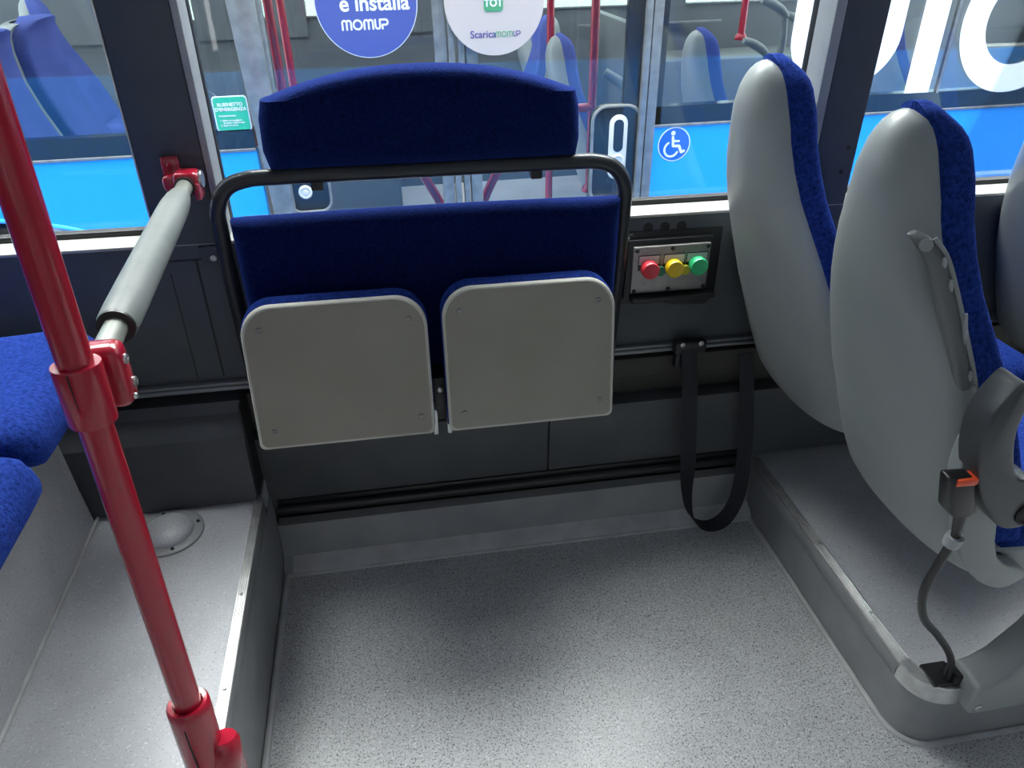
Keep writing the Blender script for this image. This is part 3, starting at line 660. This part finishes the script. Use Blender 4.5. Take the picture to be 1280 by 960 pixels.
# door: outer posts, two glazed leaves
dp = MB(); dp.prism([(-.365, .0), (-.305, .0), (-.345, 2.1), (-.448, 2.1)], 'xz', Y0 - .012, .05, .004); dp.box((-.41, Y0, .0), (-.34, Y1, .5)); dp.build('door_post', 'nalu', bus)
dp = MB(); dp.box((.945, Y0 - .012, .0), (.968, Y0 + .04, 2.1), .004); dp.box((.971, Y0 - .012, .0), (1.006, Y0 + .04, 2.1), .004); dp.build('door_post', 'nalu', bus)
for x0, x1, lab in ((-.335, .292, 'left'), (.294, .945, 'right')):
    lf = MB(); st = .072
    if lab == 'left': lf.box((x1 - st, Y0 + .004, .0), (x1 - .030, Y0 + .035, 2.08), .005); lf.box((x1 - .026, Y0 + .0, .0), (x1 - .004, Y0 + .035, 2.08), .004); lf.box((x0, Y0 + .004, .0), (x0 + .022, Y0 + .035, 2.08), .005)
    else: lf.box((x0 + .004, Y0 + .0, .0), (x0 + .026, Y0 + .035, 2.08), .004); lf.box((x0 + .030, Y0 + .004, .0), (x0 + st, Y0 + .035, 2.08), .005)
    lf.box((x0, Y0 + .004, .0), (x1, Y0 + .035, .10), .005); lf.box((x0, Y0 + .004, 2.02), (x1, Y0 + .035, 2.08), .005)
    lo = lf.build('door_leaf', 'nalu', bus)
    if lab == 'right':
        q = MB(); q.box((x1 - .060, Y0 + .006, .10), (x1, Y0 + .034, 2.02), .004); q.build('leaf_edge', 'frit', lo)
    q = MB(); a, b = (x0 + .022, x1 - st) if lab == 'left' else (x0 + st, x1 - .06)
    q.box((a, Y0 + .014, .10), (b, Y0 + .020, 2.02)); q.build('door_glass', 'nglass', lo)
    q = MB(); hx = (.150, .225) if lab == 'left' else (.44, .365)
    q.tube([(hx[0] - (.02 if lab == 'left' else -.02), Y0 + .09, .78), (hx[0], Y0 + .09, .70), (hx[1] - (.01 if lab == 'left' else -.01), Y0 + .09, .56), (hx[1], Y0 + .05, .44)], .017, 14, 6); q.build('grab_handle', 'red', lo)
# handle boxes on the door glass
q = MB(); q.prism(rrect(.775, .56, .955, .915, .055), 'xz', ND + .008, .05, .006); bx = q.build('door_box', 'frit', bus)
q = MB(); o_ = rrect(.775, .56, .955, .915, .055); q.tube([(x, ND + .008, z) for x, z in o_ + o_[:1]], .0065, 8); q.build('box_rim', 'nalu', bx)
q = MB(); q.prism(rrect(.838, .650, .908, .885, .034), 'xz', ND + .003, .006, .003); q.build('handle_plate', 'cream', bx)
q = MB(); q.prism(rrect(.855, .752, .892, .868, .018), 'xz', ND + .0015, .003); q.build('handle_slot', 'frit', bx)
for z, r_ in ((.718, .026), (.680, .018)): MB().lathe([(r_, 0), (r_, .005), (r_ * .8, .007), (r_ * .7, .004), (0, .004)], (.874, ND + .003, z), (0, -1, 0), 24).build('handle_button', 'cream', bx)
q = MB(); q.prism(rrect(-.33, .605, -.185, .92, .04), 'xz', ND + .008, .05, .006); bx = q.build('door_box', 'frit', bus)
q = MB(); o_ = rrect(-.33, .605, -.185, .92, .04); q.tube([(x, ND + .008, z) for x, z in o_ + o_[:1]], .005, 8); q.build('box_rim', 'nalu', bx)
MB().lathe([(.024, 0), (.024, .006), (.018, .008), (.015, .005), (.009, .005), (.008, .009), (0, .009)], (-.271, ND + .008, .678), (0, -1, 0), 28).build('handle_button', 'cream', bx)
q = MB(); q.lathe([(.075, 0), (.075, .006), (.055, .012), (0, .012)], (-.560, ND + .026, .958), (0, -1, 0), 36); q.build('valve_cover', 'shell', bus)
# inside: floor, far wall with its windows, ceiling
FY = ND + 2.42
MB().box((-6, Y1, -.10), (7, FY, -.06)).build('inner_floor', 'nfloor', bus)
q = MB(); q.box((-6, FY, -.3), (7, FY + .05, 1.004)); q.box((-6, FY, 2.0), (7, FY + .05, 2.5))
for x0, x1 in ((-2.3, -1.06), (-1.0, -.64), (-.545, -.36), (.16, .86), (1.76, 2.02), (3.1, 3.3)): q.box((x0, FY - .02, .9), (x1, FY + .05, 2.0))
q.build('far_wall', 'neigh', bus)
q = MB(); q.box((-6, FY - .012, 1.000), (7, FY + .02, 1.012), .003); q.build('far_sill', 'nalu', bus)
MB().box((-6, FY + .02, .98), (7, FY + .026, 2.0)).build('far_glass', 'fglass', bus)
MB().box((1.22, ND + .9, -.06), (1.27, ND + 1.7, 1.06), .01).build('inner_partition', 'neigh', bus)
MB().box((1.65, FY - .5, -.06), (2.7, FY - .1, .75), .03).build('inner_locker', 'neigh', bus); MB().box((-.75, FY - .6, -.06), (.1, FY - .02, .62), .04).build('inner_locker', 'neigh', bus)
for yy in (ND + .55, ND + 1.85):
    MB().box((-5, yy - .07, 2.40), (6, yy + .07, 2.43), .01).build('fill_strip', 'lamp', bus)  # unseen glowing strips, added to brighten the other bus's interior
q = MB(); q.box((1.30, FY - .10, .90), (2.25, FY - .06, .915), .004); q.build('inner_rail', 'nalu', bus)

# poles inside the other bus (same slight slope)
def npole(x, y, z0, z1, m, label, bend=None):
    o = thing('grab_pole', (x, y, z0), label, 'pole', 'poles in the other bus')
    if bend: MB().tube(bend, .018, 14, 6).build('pole_tube', m, o)
    else: MB().tube([(x, y, z0), (x, y, z1)], .018, 16).build('pole_tube', m, o)
    MB().lathe([(.032, 0), (.032, .012), (.022, .03), (.0185, .03)], (x, y, z0), (0, 0, 1), 20).build('pole_foot', m, o)
    return o
npole(.93, 3.30, .42, 2.4, 'red', 'bright red upright pole just left of the right-hand door post in the other bus')
npole(.84, 3.75, -.06, 2.4, 'red', 'dark red pole beside the cream round sticker in the other bus')
npole(-.36, 3.30, -.06, 2.4, 'red', 'red pole left of the round blue sticker in the other bus')
npole(-.36, 3.75, -.06, 2.4, 'red', 'thin red pole nearest the round blue sticker in the other bus')
npole(1.93, 4.05, .93, 2.4, 'red', 'short red pole above the wall seat of the right platform, in the other bus')
o = thing('grab_rail', (.70, 3.28, .70), 'curved red rail left of the cream door handle box in the other bus', 'handrail')
MB().tube([(.60, 3.28, .70), (.68, 3.28, .765), (.80, 3.28, .79), (.93, 3.30, .79)], .018, 14, 6).build('rail_tube', 'red', o)
o = thing('armrest', (1.05, 3.3, .85), 'pale grey tilted armrest right of the bright red pole in the other bus', 'armrest')
q = MB(); q.tube([(.985, 3.32, .925), (1.05, 3.30, .885), (1.10, 3.28, .845), (1.16, 3.26, .80)], [.020, .024, .024, .018], 12, 4); q.build('pad', 'padding', o)
q = MB(); q.tube([(1.16, 3.26, .80), (1.19, 3.26, .70), (1.16, 3.28, .5), (1.16, 3.28, -.06)], [.022, .02, .018, .02], 12, 4); q.build('post', 'padding', o)

# seats inside the other bus
proto = make_seat('bus_seat', 0, 0, 0, RECT, 'tmp', 'seats in the other bus', fab='fab_lit')
def nseat(x, y, label, rot=0, dz=.03, first=False):
    r = proto if first else copy_tree(proto, (0, 0, 0))
    r.location = (x, y, ZR + dz); r.rotation_euler = (0, 0, rot); r['label'] = label; r['group'] = 'seats in the other bus'
    q = MB(); q.prism([(1.12 - 1.05 + x, .215), (1.14 - 1.05 + x, .57), (1.30 - 1.05 + x, .58), (1.28 - 1.05 + x, .215)], 'xz', y - .05, .1, .01)
    return r
nseat(-.96, 2.92, 'blue seat back nearest the glass, at the far left in the other bus', dz=-.09, first=True)
nseat(-.96, 3.37, 'blue seat back second from the left, beside the dark pillar, in the other bus', dz=-.09)
egg = make_seat('bus_seat', 0, 0, 0, EGG, 'grey shelled seat left of the bright red pole, behind the door glass outside', 'seats in the other bus', fab='fab_lit')
proto = egg; egg.location = (1.18, 3.62, ZR - .24)
nseat(1.20, 4.55, 'grey shelled seat beside the far windows of the other bus', dz=-.24)
nseat(.60, 4.20, 'blue seat turned the other way, showing at the edge of the cream round sticker', PI, dz=-.22)
nseat(1.62, 3.06, 'grey shelled seat above the wheelchair sign, behind the glass of the other bus', dz=-.17)
nseat(2.55, 3.30, 'blue seat behind the white curved letter, in the other bus', dz=-.1)
nseat(3.3, 3.06, 'blue seat seen through the big white ring letter, in the other bus', PI, dz=-.05)
nseat(-1.35, 4.6, 'blue seat far left by the far windows, in the other bus', dz=-.09)
def pad(x, y, z, label):
    o = thing('armrest', (x, y, z), label, 'armrest', 'armrests in the other bus')
    q = MB(); q.tube([(x, y, z), (x + .05, y, z - .018), (x + .10, y, z - .045), (x + .13, y, z - .075)], [.014, .02, .02, .014], 12, 4); q.build('pad', 'padding', o)
    q = MB(); q.tube([(x + .12, y, z - .075), (x + .13, y, z - .2), (x + .10, y, z - .4)], [.014, .016, .014], 12, 4); q.build('post', 'padding', o)
pad(1.735, 3.6, .990, 'grey padded armrest just above the wall seat of the right platform, in the other bus')
pad(1.76, 3.52, 1.165, 'pale armrest left of the white letter stroke, topmost one, in the other bus')
pad(1.97, 3.70, 1.085, 'pale armrest touching the white letter stroke beside the right pillar, in the other bus')

# lettering on the bus glass
YS = Y0 + .0035
lt = MB()
ua = [(1.544, 1.62), (1.544, 1.14)] + [(1.709 - .165 * math.cos(a), 1.115 - .165 * math.sin(a) * 0.80) for a in [i * PI / 20 for i in range(21)]] + [(1.874, 1.62)]
def fat(mb, pts, w, y, th=.002):
    L_, R_ = [], []
    for i, (x, z) in enumerate(pts):
        a = V(pts[max(i - 1, 0)]); b = V(pts[min(i + 1, len(pts) - 1)]); t = (b - a).normalized()
        L_.append(V((x - t.y * w / 2, y, z + t.x * w / 2))); R_.append(V((x + t.y * w / 2, y, z - t.x * w / 2)))
    n = len(pts)
    rows = [[L_[i], R_[i], R_[i] - V((0, th, 0)), L_[i] - V((0, th, 0))] for i in range(n)]
    mb.grid(rows, close_v=True, cap=True)
fat(lt, ua, .100, YS); lo = lt.build('vinyl_letter', 'wletter', bus); lo['label'] = 'white letter U'
lt = MB(); lt.prism([(1.992, .905), (2.092, .905), (2.092, 1.62), (1.992, 1.62)], 'xz', YS, -.002); lo = lt.build('vinyl_letter', 'wletter', bus); lo['label'] = 'white letter I'
lt = MB(); ring = [(2.415 + .205 * math.cos(i * 2 * PI / 64), 1.145 + .205 * math.sin(i * 2 * PI / 64)) for i in range(65)]
fat(lt, ring, .100, YS); lo = lt.build('vinyl_letter', 'wletter', bus); lo['label'] = 'white letter O'

# stickers (things on the bus glass and side)
def momup(par, x, z, hgt, w, y, m, m2=None):
    """the rounded line-drawn word MOMUP"""
    u = hgt; X = x; items = []
    def A(cx, cz, rx_, rz_, a0, a1, n=10): return [(cx + rx_ * math.cos(math.radians(a0 + (a1 - a0) * i / n)), cz + rz_ * math.sin(math.radians(a0 + (a1 - a0) * i / n))) for i in range(n + 1)]
    def Mm(X):
        r = u * .26
        return [[(X, z), (X, z + u - r)] + A(X + r, z + u - r, r, r, 180, 0) + [(X + 2 * r, z)], [(X + 2 * r, z), (X + 2 * r, z + u - r)] + A(X + 3 * r, z + u - r, r, r, 180, 0) + [(X + 4 * r, z)]], u * 1.04
    s1, a1 = Mm(X); X2 = X + a1 + u * .30
    s2 = [A(X2 + u * .5, z + u * .5, u * .5, u * .5, 0, 360, 28)]; X3 = X2 + u + u * .30
    s3, a3 = Mm(X3); X4 = X3 + a3 + u * .30; r = u * .28
    s4 = [[(X4, z + u), (X4, z + r)] + A(X4 + r, z + r, r, r, 180, 360) + [(X4 + 2 * r, z + u)]]; X5 = X4 + 2 * r + u * .06
    s5 = [[(X5 + u * .22, z), (X5 + u * .22, z + u * .42), (X5 + u * .62, z + u * .42)] + A(X5 + u * .62, z + u * .71, u * .27, u * .29, -90, 90) + [(X5 + u * .02, z + u)]]
    mb = MB()
    for s_ in s1 + s2 + s3: stroke(mb, s_, w, y)
    if m2 is None:
        for s_ in s4 + s5: stroke(mb, s_, w, y)
        mb.build('lettering', m, par)
    else:
        mb.build('lettering', m, par); mb = MB()
        for s_ in s4 + s5: stroke(mb, s_, w, y)
        mb.build('lettering', m2, par)
YD = Y0 + .0138
s1 = thing('round_sticker', (.012, YD, 1.11), 'round blue sticker with white lettering on the left door leaf of the bus outside', 'sticker')
MB().lathe([(0, 0), (.163, 0), (.163, .0012), (0, .0012)], (.012, YD, 1.272), (0, -1, 0), 72).build('border', 'white', s1)
MB().lathe([(0, 0), (.1605, 0), (.1605, .0018), (0, .0018)], (.012, YD, 1.272), (0, -1, 0), 72).build('disc', 'sblue', s1)
text('lettering', 'Scarica', .000, 1.325, YD - .002, .062, 'white', s1, 'CENTER', .0012)
text('lettering', 'e installa', -.074, 1.2505, YD - .002, .064, 'white', s1, 'LEFT', .0014)
momup(s1, -.071, 1.1960, .0265, .0058, YD - .0018, 'white')
s2 = thing('round_sticker', (.410, YD, 1.10), 'round cream sticker with green square icon on the right door leaf of the bus outside', 'sticker')
MB().lathe([(0, 0), (.165, 0), (.165, .0012), (0, .0012)], (.424, YD - .022, 1.268), (0, -1, 0), 72).build('disc', 'scream', s2)
q = MB(); q.prism(rrect(.388, 1.236, .452, 1.300, .012), 'xz', YD - .0232, -.0012); q.build('icon', 'sgreen2', s2)
text('icon_lettering', 'TOT', .420, 1.252, YD - .0246, .030, 'white', s2, 'CENTER', .001)
text('lettering', 'Scarica', .340, 1.1590, YD - .0235, .0310, 'spurple', s2, 'LEFT', .0004)
momup(s2, .426, 1.1605, .0150, .0026, YD - .0232, 'sgreen2', 'spurple')
s3 = thing('emergency_sign', (-.467, Y0 - .001, .900), 'small green sign with white border on the window next to the left door post outside', 'sign')
MB().prism(rrect(-.523, .901, -.410, 1.014, .012), 'xz', Y0 + .0035, -.0015).build('border', 'white', s3)
MB().prism(rrect(-.519, .905, -.414, 1.010, .009), 'xz', Y0 + .002, -.0008).build('plate', 'sgreen', s3)
text('lettering', 'RUBINETTO', -.467, .982, Y0 + .0008, .0150, 'white', s3, 'CENTER', .0004)
text('lettering', "D'EMERGENZA", -.467, .967, Y0 + .0008, .0150, 'white', s3, 'CENTER', .0004)
text('lettering', 'Funzionamento:', -.508, .949, Y0 + .0008, .0085, 'white', s3, 'LEFT', .0002)
text('lettering', '1. Girare la maniglia in\n    direzione della freccia\n2. Aprire la porta', -.508, .934, Y0 + .0008, .0078, 'white', s3, 'LEFT', .0002)
s4 = thing('wheelchair_sign', (1.09, Y0 - .001, .715), 'round blue wheelchair symbol on the blue bus side outside', 'sign')
cx, cz = 1.090, .768
MB().lathe([(0, 0), (.0630, 0), (.0630, .001), (0, .001)], (cx, Y0, cz), (0, -1, 0), 56).build('border', 'white', s4)
MB().lathe([(0, 0), (.0590, 0), (.0590, .0016), (0, .0016)], (cx, Y0, cz), (0, -1, 0), 56).build('disc', 'wcblue', s4)
q = MB(); yy = Y0 - .0016
q.prism(circle(cx - .007, cz + .041, .0085, 20), 'xz', yy, -.0006)
stroke(q, [(cx - .007, cz + .026), (cx - .004, cz - .006), (cx + .020, cz - .007), (cx + .030, cz - .030), (cx + .040, cz - .026)], .0095, yy)
stroke(q, [(cx - .006, cz + .012), (cx + .018, cz + .011)], .0075, yy)
stroke(q, [(cx - .010 + .0265 * math.cos(math.radians(a)), cz - .018 + .0265 * math.sin(math.radians(a))) for a in range(118, 345, 12)], .0078, yy)
q.build('symbol', 'white', s4)

# everything fixed to the other bus shares its slight slope
piv = Matrix.Translation((0, ND, -.35)) @ Matrix.Rotation(ROT, 4, 'Y') @ Matrix.Translation((0, -ND, .35))
for o in list(COL.objects):
    if o.parent is None and o.get('category') and o is not bus and o.location.y > 2.5:
        o.matrix_world = piv @ Matrix.LocRotScale(o.location, o.rotation_euler, None)

# ------------------------------------------------------------------ outside ground, lamps, sky
MB().box((-30, -30, -.45), (30, 40, -.36)).build('ground', 'asphalt', **ST)
def lamp(x, y, z, sx, sy, watts, label, name='ceiling_light'):
    o = thing(name, (x, y, z), label, 'lamp', 'ceiling lamps')
    MB().box((x - sx / 2, y - sy / 2, z - .012), (x + sx / 2, y + sy / 2, z), .004).build('fill_glow', 'lamp', o)
    return o
world = bpy.data.worlds.new('sky'); S.world = world; world.use_nodes = True
bgn = world.node_tree.nodes['Background']; bgn.inputs['Color'].default_value = (.90, .95, 1, 1); bgn.inputs['Strength'].default_value = 5.0

sun = bpy.data.lights.new('sun', 'SUN'); sun.energy = 29; sun.angle = math.radians(72); sun.color = (1, .98, .95)
so_ = bpy.data.objects.new('sun', sun); COL.objects.link(so_); so_.location = (0, 8, 10)
so_.rotation_euler = V((.05, math.cos(math.radians(67)), math.sin(math.radians(67)))).to_track_quat('Z', 'Y').to_euler()
S.view_settings.view_transform = 'Standard'; S.view_settings.look = 'None'; S.view_settings.gamma = 1; S.view_settings.use_curve_mapping = False
S.view_settings.exposure = 1.05
S.cycles.use_denoising = True
S.cycles.max_bounces = 10; S.cycles.transparent_max_bounces = 24
